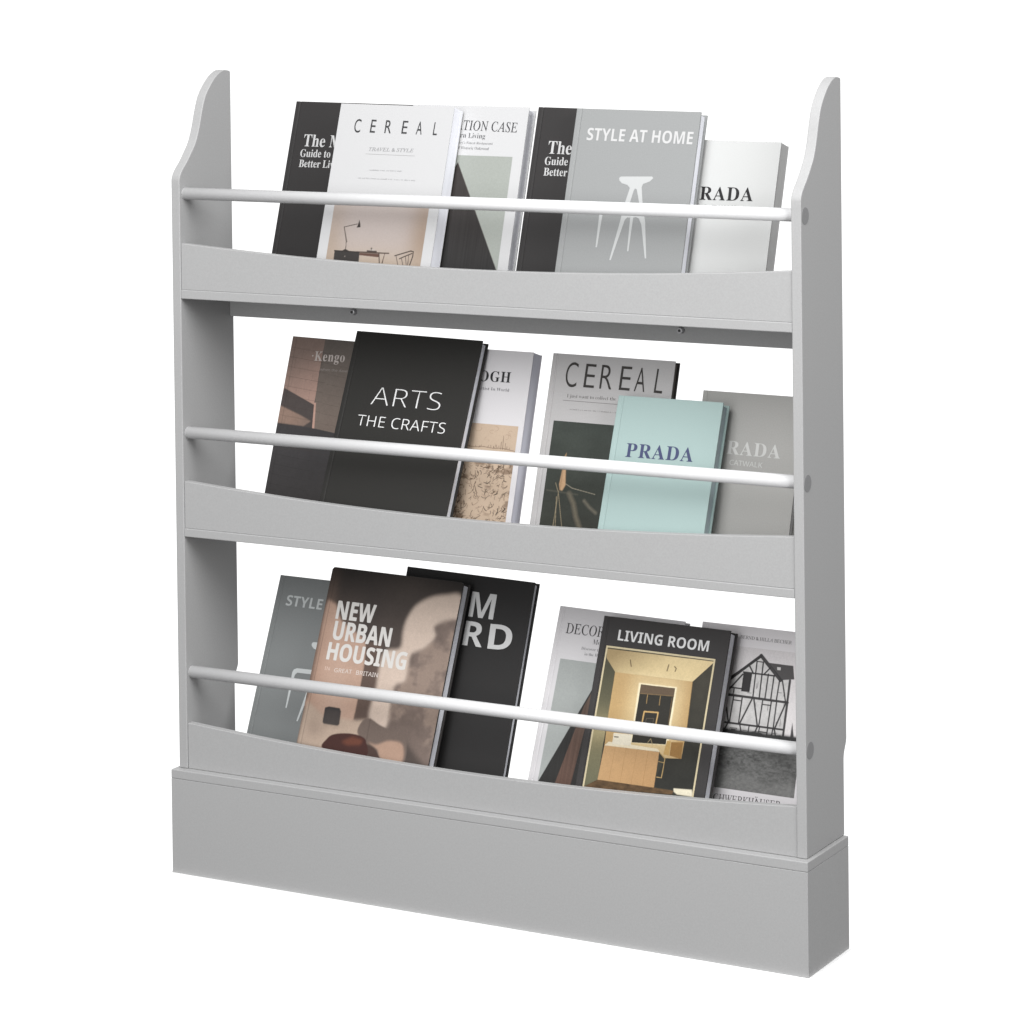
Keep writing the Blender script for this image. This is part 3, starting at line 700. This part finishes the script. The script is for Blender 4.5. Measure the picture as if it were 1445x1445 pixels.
def flat(verts_uv, parent, name, col, off=0.00018):
    bm = bmesh.new(); bm.faces.new([bm.verts.new((u/1000, -off, v/1000)) for u, v in verts_uv])
    return mesh_obj(name, bm, mat("ink_%d_%d_%d_%d" % (col + (int(K_PRINT*100),)), ink_rgb(col), 0.5, 0.25), parent)
def greek(parent, col, rows, seed):
    """rows of fine print too small to read: word-length ticks"""
    rnd = random.Random(seed); bm = bmesh.new()
    for (u0, v0, u1, v1, h) in rows:
        u = u0
        while u < u1:
            wl = rnd.uniform(0.5, 0.95)
            if rnd.random() < 0.17: u += 1.1; continue
            v = v0+(v1-v0)*(u-u0)/(u1-u0); hh = h*rnd.choice((0.65, 0.65, 0.7, 1.0))
            ww = wl*0.42
            bm.faces.new([bm.verts.new((a/1000, -0.0002, b/1000)) for a, b in ((u, v), (u+ww, v), (u+ww, v+hh), (u, v+hh))])
            u += wl
    return mesh_obj("fine_print", bm, mat("ink_%d_%d_%d_%d" % (col + (int(K_PRINT*100),)), ink_rgb(col), 0.5, 0.25), parent)

# ---- top tier
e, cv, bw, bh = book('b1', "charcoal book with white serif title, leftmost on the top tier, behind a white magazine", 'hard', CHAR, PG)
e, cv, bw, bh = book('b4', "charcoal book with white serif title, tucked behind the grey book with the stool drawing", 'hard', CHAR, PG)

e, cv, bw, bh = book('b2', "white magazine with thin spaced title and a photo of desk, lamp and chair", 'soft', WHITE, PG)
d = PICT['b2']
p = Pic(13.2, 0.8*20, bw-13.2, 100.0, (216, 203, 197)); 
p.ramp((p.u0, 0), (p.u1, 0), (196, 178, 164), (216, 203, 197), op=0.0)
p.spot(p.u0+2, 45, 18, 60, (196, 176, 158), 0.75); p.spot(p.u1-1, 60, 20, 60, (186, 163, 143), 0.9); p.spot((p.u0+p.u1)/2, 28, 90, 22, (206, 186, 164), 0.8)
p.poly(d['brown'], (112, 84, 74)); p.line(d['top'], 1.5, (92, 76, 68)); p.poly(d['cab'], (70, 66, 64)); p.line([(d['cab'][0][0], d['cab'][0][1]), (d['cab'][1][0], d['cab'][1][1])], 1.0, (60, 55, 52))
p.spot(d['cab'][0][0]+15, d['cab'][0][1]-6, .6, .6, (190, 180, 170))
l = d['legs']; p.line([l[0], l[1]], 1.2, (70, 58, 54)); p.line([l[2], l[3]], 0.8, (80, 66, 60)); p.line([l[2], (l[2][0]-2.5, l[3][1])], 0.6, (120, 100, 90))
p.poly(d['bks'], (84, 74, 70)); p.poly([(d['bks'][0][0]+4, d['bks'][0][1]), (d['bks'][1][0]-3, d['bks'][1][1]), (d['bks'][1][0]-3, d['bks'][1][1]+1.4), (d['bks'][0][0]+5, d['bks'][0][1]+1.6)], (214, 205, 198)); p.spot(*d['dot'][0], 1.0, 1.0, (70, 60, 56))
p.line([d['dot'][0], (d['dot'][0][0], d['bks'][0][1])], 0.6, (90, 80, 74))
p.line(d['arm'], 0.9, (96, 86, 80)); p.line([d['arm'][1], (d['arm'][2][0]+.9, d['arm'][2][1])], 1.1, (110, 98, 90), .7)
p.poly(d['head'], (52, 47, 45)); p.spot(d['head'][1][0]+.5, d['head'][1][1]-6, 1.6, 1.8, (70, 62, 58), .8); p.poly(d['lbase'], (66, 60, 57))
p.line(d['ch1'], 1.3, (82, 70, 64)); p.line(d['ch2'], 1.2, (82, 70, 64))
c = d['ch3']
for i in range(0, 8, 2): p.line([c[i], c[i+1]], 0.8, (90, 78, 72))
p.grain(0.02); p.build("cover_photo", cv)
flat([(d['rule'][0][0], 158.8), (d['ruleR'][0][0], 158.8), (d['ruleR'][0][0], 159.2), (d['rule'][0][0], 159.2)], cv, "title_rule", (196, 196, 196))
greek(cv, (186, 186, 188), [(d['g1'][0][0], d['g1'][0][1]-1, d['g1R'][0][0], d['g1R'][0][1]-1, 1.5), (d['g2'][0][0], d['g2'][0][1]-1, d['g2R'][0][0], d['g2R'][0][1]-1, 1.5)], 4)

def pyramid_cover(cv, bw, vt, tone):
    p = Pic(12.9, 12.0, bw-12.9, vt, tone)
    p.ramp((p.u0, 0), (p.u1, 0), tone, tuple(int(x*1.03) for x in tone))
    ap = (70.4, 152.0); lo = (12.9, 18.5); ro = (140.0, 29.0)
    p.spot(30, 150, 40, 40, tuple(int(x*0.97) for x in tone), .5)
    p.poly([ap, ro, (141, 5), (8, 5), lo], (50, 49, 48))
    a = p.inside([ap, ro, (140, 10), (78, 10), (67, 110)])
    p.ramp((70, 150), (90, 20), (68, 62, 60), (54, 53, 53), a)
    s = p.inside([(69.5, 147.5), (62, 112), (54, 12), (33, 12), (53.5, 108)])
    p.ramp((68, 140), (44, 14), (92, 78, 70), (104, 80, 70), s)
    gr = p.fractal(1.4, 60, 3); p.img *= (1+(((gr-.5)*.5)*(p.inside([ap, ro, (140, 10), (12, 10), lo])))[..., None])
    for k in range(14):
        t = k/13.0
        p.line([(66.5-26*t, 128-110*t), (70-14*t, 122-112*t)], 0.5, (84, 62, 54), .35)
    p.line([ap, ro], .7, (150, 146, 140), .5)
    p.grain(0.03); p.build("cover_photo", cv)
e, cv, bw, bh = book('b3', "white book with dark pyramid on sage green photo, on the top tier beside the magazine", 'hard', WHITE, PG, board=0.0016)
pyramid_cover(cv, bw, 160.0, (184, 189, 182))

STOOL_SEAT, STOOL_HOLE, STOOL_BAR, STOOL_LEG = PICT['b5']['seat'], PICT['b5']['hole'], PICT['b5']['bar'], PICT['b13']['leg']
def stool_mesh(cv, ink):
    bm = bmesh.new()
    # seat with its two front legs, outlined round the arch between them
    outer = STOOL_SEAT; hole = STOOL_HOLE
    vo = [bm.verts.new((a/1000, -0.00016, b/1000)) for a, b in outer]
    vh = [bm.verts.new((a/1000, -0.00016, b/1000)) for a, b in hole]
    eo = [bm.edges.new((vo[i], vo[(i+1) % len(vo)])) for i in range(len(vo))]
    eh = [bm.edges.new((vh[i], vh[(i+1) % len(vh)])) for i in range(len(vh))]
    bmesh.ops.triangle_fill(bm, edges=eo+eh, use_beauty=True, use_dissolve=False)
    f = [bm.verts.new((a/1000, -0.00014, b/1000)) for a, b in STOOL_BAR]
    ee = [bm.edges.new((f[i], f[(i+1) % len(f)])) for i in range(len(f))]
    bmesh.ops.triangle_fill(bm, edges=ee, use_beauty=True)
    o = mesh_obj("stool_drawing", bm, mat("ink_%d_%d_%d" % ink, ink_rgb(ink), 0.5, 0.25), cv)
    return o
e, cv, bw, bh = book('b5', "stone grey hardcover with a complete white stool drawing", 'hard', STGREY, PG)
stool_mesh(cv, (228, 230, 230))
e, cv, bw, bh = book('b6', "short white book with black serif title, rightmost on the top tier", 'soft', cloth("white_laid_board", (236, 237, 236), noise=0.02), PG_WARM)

# ---- middle tier
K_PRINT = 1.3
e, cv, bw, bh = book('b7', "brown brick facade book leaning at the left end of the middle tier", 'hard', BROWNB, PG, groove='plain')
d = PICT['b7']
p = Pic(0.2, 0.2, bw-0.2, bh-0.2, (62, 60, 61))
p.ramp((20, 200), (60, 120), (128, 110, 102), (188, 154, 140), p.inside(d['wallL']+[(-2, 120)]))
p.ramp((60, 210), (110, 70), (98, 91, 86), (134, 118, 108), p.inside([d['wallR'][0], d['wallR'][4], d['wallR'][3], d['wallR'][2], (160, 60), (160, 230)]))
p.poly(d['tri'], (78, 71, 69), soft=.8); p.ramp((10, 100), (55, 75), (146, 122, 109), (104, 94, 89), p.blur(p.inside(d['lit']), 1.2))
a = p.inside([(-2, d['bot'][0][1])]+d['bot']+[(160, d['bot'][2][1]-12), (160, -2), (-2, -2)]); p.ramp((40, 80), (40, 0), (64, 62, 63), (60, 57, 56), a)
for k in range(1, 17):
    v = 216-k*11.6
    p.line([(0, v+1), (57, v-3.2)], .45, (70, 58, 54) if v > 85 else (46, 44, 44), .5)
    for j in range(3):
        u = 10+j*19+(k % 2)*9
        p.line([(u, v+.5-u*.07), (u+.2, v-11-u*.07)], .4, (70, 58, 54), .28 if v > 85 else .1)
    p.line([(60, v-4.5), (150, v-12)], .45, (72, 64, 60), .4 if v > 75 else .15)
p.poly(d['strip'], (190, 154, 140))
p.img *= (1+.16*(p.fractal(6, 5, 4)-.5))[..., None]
p.line([(6.2, 0), (6.2, bh)], .9, (48, 45, 44), .35)  # hinge groove shade drawn into the print as a dark line
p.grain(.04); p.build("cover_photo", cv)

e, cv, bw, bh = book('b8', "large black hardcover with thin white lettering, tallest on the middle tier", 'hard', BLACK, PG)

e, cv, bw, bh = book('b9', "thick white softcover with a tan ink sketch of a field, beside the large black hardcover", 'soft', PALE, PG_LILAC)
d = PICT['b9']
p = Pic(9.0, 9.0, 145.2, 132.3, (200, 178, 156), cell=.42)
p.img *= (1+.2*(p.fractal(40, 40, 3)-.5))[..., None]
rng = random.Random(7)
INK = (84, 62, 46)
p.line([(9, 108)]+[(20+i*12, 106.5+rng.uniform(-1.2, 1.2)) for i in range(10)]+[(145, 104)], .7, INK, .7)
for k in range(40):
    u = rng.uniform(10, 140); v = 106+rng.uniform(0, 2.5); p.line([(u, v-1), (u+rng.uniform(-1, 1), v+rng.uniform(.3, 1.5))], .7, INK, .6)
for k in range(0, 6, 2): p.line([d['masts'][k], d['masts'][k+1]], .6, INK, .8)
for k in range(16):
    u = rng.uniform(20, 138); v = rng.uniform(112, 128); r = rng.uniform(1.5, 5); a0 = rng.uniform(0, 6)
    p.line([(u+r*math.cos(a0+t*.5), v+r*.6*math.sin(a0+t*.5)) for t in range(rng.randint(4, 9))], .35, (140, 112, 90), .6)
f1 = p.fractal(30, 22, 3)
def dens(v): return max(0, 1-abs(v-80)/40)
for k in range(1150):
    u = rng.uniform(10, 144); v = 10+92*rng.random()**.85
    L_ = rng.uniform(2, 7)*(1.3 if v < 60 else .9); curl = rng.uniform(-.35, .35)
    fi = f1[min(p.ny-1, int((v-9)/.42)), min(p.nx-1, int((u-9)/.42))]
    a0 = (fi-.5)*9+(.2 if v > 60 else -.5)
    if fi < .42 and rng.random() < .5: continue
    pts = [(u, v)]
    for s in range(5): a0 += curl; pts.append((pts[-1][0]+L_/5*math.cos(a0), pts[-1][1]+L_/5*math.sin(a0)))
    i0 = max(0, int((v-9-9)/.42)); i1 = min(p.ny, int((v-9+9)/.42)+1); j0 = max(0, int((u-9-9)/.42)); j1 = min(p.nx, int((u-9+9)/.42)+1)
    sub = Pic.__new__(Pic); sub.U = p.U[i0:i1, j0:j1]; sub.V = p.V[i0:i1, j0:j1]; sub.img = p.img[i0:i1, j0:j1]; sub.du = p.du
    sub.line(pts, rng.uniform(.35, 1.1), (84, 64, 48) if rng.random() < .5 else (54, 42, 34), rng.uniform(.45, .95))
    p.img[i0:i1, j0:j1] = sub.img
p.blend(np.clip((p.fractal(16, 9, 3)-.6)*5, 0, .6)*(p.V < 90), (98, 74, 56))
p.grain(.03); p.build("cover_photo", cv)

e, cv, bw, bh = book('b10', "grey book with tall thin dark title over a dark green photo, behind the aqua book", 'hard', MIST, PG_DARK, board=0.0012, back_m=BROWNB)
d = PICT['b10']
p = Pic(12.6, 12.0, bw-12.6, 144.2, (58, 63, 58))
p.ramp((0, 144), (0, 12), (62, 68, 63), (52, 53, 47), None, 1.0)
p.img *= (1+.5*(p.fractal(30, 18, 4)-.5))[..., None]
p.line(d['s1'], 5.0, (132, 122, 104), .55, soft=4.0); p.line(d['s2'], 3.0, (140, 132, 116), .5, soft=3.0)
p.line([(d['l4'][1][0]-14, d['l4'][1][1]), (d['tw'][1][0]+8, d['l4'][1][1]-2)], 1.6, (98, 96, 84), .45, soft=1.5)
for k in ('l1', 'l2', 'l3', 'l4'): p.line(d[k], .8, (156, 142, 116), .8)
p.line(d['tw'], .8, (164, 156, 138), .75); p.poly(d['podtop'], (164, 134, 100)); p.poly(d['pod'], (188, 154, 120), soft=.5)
p.line([(d['pod'][0][0]+1, d['pod'][0][1]), (d['pod'][4][0]+.5, d['pod'][4][1])], 1.6, (154, 122, 92), .6, soft=1)
p.grain(.06); p.build("cover_photo", cv)
v0 = d['rule'][0][1]
flat([(d['rule'][0][0], v0-.25), (bw-d['rule'][0][0]+4, v0-.25), (bw-d['rule'][0][0]+4, v0+.2), (d['rule'][0][0], v0+.2)], cv, "title_rule", (120, 118, 116))
greek(cv, (134, 132, 130), [(d['g'][0][0], d['g'][0][1]-1.2, bw-24, d['g'][0][1]-1.0, 1.5)], 9)

e, cv, bw, bh = book('b11', "small pale aqua book with navy serif title", 'hard', AQUA, pages_mat("paper_edge_aqua", (172, 186, 190), 1.1))
e, cv, bw, bh = book('b12', "taupe grey book with pale serif title at the right end of the middle tier", 'hard', TAUPE, PG_WARM)

# ---- bottom tier
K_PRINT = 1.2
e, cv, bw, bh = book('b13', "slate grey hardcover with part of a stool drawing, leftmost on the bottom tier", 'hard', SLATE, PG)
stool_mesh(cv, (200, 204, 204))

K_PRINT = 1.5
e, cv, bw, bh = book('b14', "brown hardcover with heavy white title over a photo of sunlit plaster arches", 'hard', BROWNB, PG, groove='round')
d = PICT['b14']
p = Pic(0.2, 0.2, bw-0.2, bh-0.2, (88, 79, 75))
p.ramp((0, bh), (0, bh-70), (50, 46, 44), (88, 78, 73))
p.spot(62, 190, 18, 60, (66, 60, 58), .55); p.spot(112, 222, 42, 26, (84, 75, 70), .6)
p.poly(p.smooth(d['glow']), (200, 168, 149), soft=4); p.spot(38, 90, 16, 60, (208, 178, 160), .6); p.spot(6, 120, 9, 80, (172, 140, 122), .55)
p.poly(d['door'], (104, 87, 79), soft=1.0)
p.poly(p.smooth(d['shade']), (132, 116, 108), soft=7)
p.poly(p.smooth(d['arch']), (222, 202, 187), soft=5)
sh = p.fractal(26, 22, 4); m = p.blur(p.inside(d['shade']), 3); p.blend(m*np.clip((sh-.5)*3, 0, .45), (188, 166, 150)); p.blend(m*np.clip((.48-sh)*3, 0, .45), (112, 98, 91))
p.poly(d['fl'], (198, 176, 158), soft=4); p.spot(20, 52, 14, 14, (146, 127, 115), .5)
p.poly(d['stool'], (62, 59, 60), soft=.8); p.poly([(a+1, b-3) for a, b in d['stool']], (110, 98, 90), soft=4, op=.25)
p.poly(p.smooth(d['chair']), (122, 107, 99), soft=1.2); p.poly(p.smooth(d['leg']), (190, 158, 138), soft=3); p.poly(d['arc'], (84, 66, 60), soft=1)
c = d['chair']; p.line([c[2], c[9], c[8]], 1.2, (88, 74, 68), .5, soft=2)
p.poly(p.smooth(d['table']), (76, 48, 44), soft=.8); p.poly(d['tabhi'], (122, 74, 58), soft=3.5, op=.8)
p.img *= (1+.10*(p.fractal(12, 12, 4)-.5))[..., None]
p.line([(6.4, 0), (6.4, bh)], 1.1, (60, 50, 46), .35, soft=.8)  # shade of the spine hinge put into the picture colour
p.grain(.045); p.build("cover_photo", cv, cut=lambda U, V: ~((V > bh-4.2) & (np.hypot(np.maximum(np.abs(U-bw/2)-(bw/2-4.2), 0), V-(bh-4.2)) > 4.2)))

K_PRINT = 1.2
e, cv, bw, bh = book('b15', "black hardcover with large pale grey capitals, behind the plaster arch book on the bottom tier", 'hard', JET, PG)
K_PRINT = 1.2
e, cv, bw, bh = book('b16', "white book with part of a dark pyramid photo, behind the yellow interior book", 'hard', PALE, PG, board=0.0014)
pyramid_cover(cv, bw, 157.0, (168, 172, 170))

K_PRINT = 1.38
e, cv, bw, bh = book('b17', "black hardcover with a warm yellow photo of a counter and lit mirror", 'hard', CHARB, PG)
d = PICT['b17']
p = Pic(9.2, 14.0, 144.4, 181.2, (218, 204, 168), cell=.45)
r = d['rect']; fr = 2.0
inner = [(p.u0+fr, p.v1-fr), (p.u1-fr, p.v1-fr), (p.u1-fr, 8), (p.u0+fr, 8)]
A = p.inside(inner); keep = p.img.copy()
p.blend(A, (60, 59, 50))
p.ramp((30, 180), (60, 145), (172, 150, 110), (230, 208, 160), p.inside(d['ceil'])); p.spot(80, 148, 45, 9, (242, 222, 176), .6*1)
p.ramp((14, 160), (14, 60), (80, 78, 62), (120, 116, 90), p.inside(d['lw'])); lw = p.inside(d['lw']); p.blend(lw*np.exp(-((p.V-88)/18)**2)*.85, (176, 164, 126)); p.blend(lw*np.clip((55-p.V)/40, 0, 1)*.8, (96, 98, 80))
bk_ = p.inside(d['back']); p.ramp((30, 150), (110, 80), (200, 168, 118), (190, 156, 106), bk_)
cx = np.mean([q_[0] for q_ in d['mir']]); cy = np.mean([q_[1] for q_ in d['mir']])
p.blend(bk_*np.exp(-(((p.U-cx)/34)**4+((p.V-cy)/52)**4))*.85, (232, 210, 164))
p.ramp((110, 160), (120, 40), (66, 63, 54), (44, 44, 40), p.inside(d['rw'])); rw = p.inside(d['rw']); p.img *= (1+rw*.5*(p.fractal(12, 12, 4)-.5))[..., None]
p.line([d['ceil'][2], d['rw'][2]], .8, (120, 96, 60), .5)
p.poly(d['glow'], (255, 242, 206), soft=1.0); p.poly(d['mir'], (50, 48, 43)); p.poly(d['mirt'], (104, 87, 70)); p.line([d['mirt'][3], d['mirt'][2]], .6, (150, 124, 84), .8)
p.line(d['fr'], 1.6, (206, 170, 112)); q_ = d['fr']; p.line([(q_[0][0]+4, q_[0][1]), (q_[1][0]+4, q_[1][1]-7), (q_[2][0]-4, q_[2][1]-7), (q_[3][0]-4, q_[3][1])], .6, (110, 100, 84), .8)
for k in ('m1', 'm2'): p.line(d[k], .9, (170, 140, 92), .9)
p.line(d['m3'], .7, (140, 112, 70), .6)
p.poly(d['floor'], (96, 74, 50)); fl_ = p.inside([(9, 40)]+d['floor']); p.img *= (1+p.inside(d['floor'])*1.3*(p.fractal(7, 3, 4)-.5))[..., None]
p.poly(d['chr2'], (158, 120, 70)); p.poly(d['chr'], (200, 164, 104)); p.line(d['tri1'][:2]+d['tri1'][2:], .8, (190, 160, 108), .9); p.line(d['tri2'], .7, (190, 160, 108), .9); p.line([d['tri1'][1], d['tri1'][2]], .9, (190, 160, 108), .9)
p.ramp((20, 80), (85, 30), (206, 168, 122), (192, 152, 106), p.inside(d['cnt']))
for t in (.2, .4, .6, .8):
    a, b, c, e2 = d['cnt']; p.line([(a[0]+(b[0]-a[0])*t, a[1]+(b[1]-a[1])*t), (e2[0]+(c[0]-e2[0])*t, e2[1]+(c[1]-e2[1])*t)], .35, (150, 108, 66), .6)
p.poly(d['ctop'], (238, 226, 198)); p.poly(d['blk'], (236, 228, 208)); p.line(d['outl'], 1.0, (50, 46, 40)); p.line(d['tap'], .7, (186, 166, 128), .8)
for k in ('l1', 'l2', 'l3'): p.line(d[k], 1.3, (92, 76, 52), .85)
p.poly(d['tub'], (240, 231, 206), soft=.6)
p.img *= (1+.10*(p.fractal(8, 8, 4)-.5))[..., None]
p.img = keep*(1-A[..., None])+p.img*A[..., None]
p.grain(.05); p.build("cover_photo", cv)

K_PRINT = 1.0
e, cv, bw, bh = book('b18', "pale book with a black and white photo of a timber framed house", 'hard', cloth("pale_cloth_board", (212, 209, 211), noise=0.02), PG)
d = PICT['b18']
p = Pic(11.0, 35.0, 133.0, 187.6, (204, 200, 201), cell=.42)
p.ramp((0, 187), (0, 100), (200, 196, 197), (218, 214, 214))
p.poly(d['face'], (196, 194, 193)); p.poly(d['roofR'], (74, 72, 72)); p.poly(d['dorm'], (190, 188, 186))
p.poly([(12, 140), d['face'][0], (d['face'][0][0], d['face'][0][1]-10), (12, 128)], (196, 194, 193), op=0)
fc = p.inside(d['face']); p.img *= (1+fc*.32*(p.fractal(5, 5, 4)-.55))[..., None]
rn = random.Random(3)
for k in range(26):            # small braces and rails between the big timbers
    u = rn.uniform(60, 126); v = rn.uniform(98, 146); L_ = rn.uniform(2.5, 5)
    if fc[min(p.ny-1, int((v-35)/.42)), min(p.nx-1, int((u-11)/.42))] > .5: p.line([(u, v), (u+L_, v+.2)] if rn.random() < .5 else [(u, v), (u+rn.uniform(-.4, .4), v+L_*1.6)], .7, (84, 82, 82), .75)
for a, b, wd in d['lines']: p.line([a, b], wd*1.08, (50, 48, 49), .97)
p.line([d['face'][0], (18, 134)], 2.6, (52, 50, 51))
p.poly(d['door'], (48, 46, 47)); p.poly(d['win'], (206, 204, 203)); w_ = d['win']; p.line(w_+[w_[0]], .7, (60, 58, 58)); cx = sum(q_[0] for q_ in w_)/4; cy = sum(q_[1] for q_ in w_)/4
p.poly([(cx-3.2, cy-1.8), (cx+3.2, cy-1.8), (cx+3.2, cy+2.6), (cx-3.2, cy+2.6)], (70, 68, 68))
p.poly(d['spire'], (74, 72, 73)); p.poly(d['trees'], (84, 82, 82), soft=.8)
vt = d['field'][0][1]
fa = p.blur((p.V < 98+1.2*(p.fractal(9, 50, 3)-.5)*4).astype(float), .5); p.blend(fa, (88, 88, 87))
n1 = p.fractal(3.2, 1.8, 4); n2 = p.fractal(40, 14, 3)
p.img *= (1+fa*(1.5*(n1-.5)+1.0*(n2-.5)))[..., None]
dk = p.blur(((p.V > 80+6*(n2-.5)) & (p.V < 99)).astype(float), 2.5); p.blend(dk*.9, (40, 40, 40))
p.spot(115, 76, 26, 8, (62, 62, 61), .6); p.blend(fa*np.clip((62-p.V)/20, 0, 1)*.35, (150, 150, 148))
p.grain(.05); p.build("cover_photo", cv)
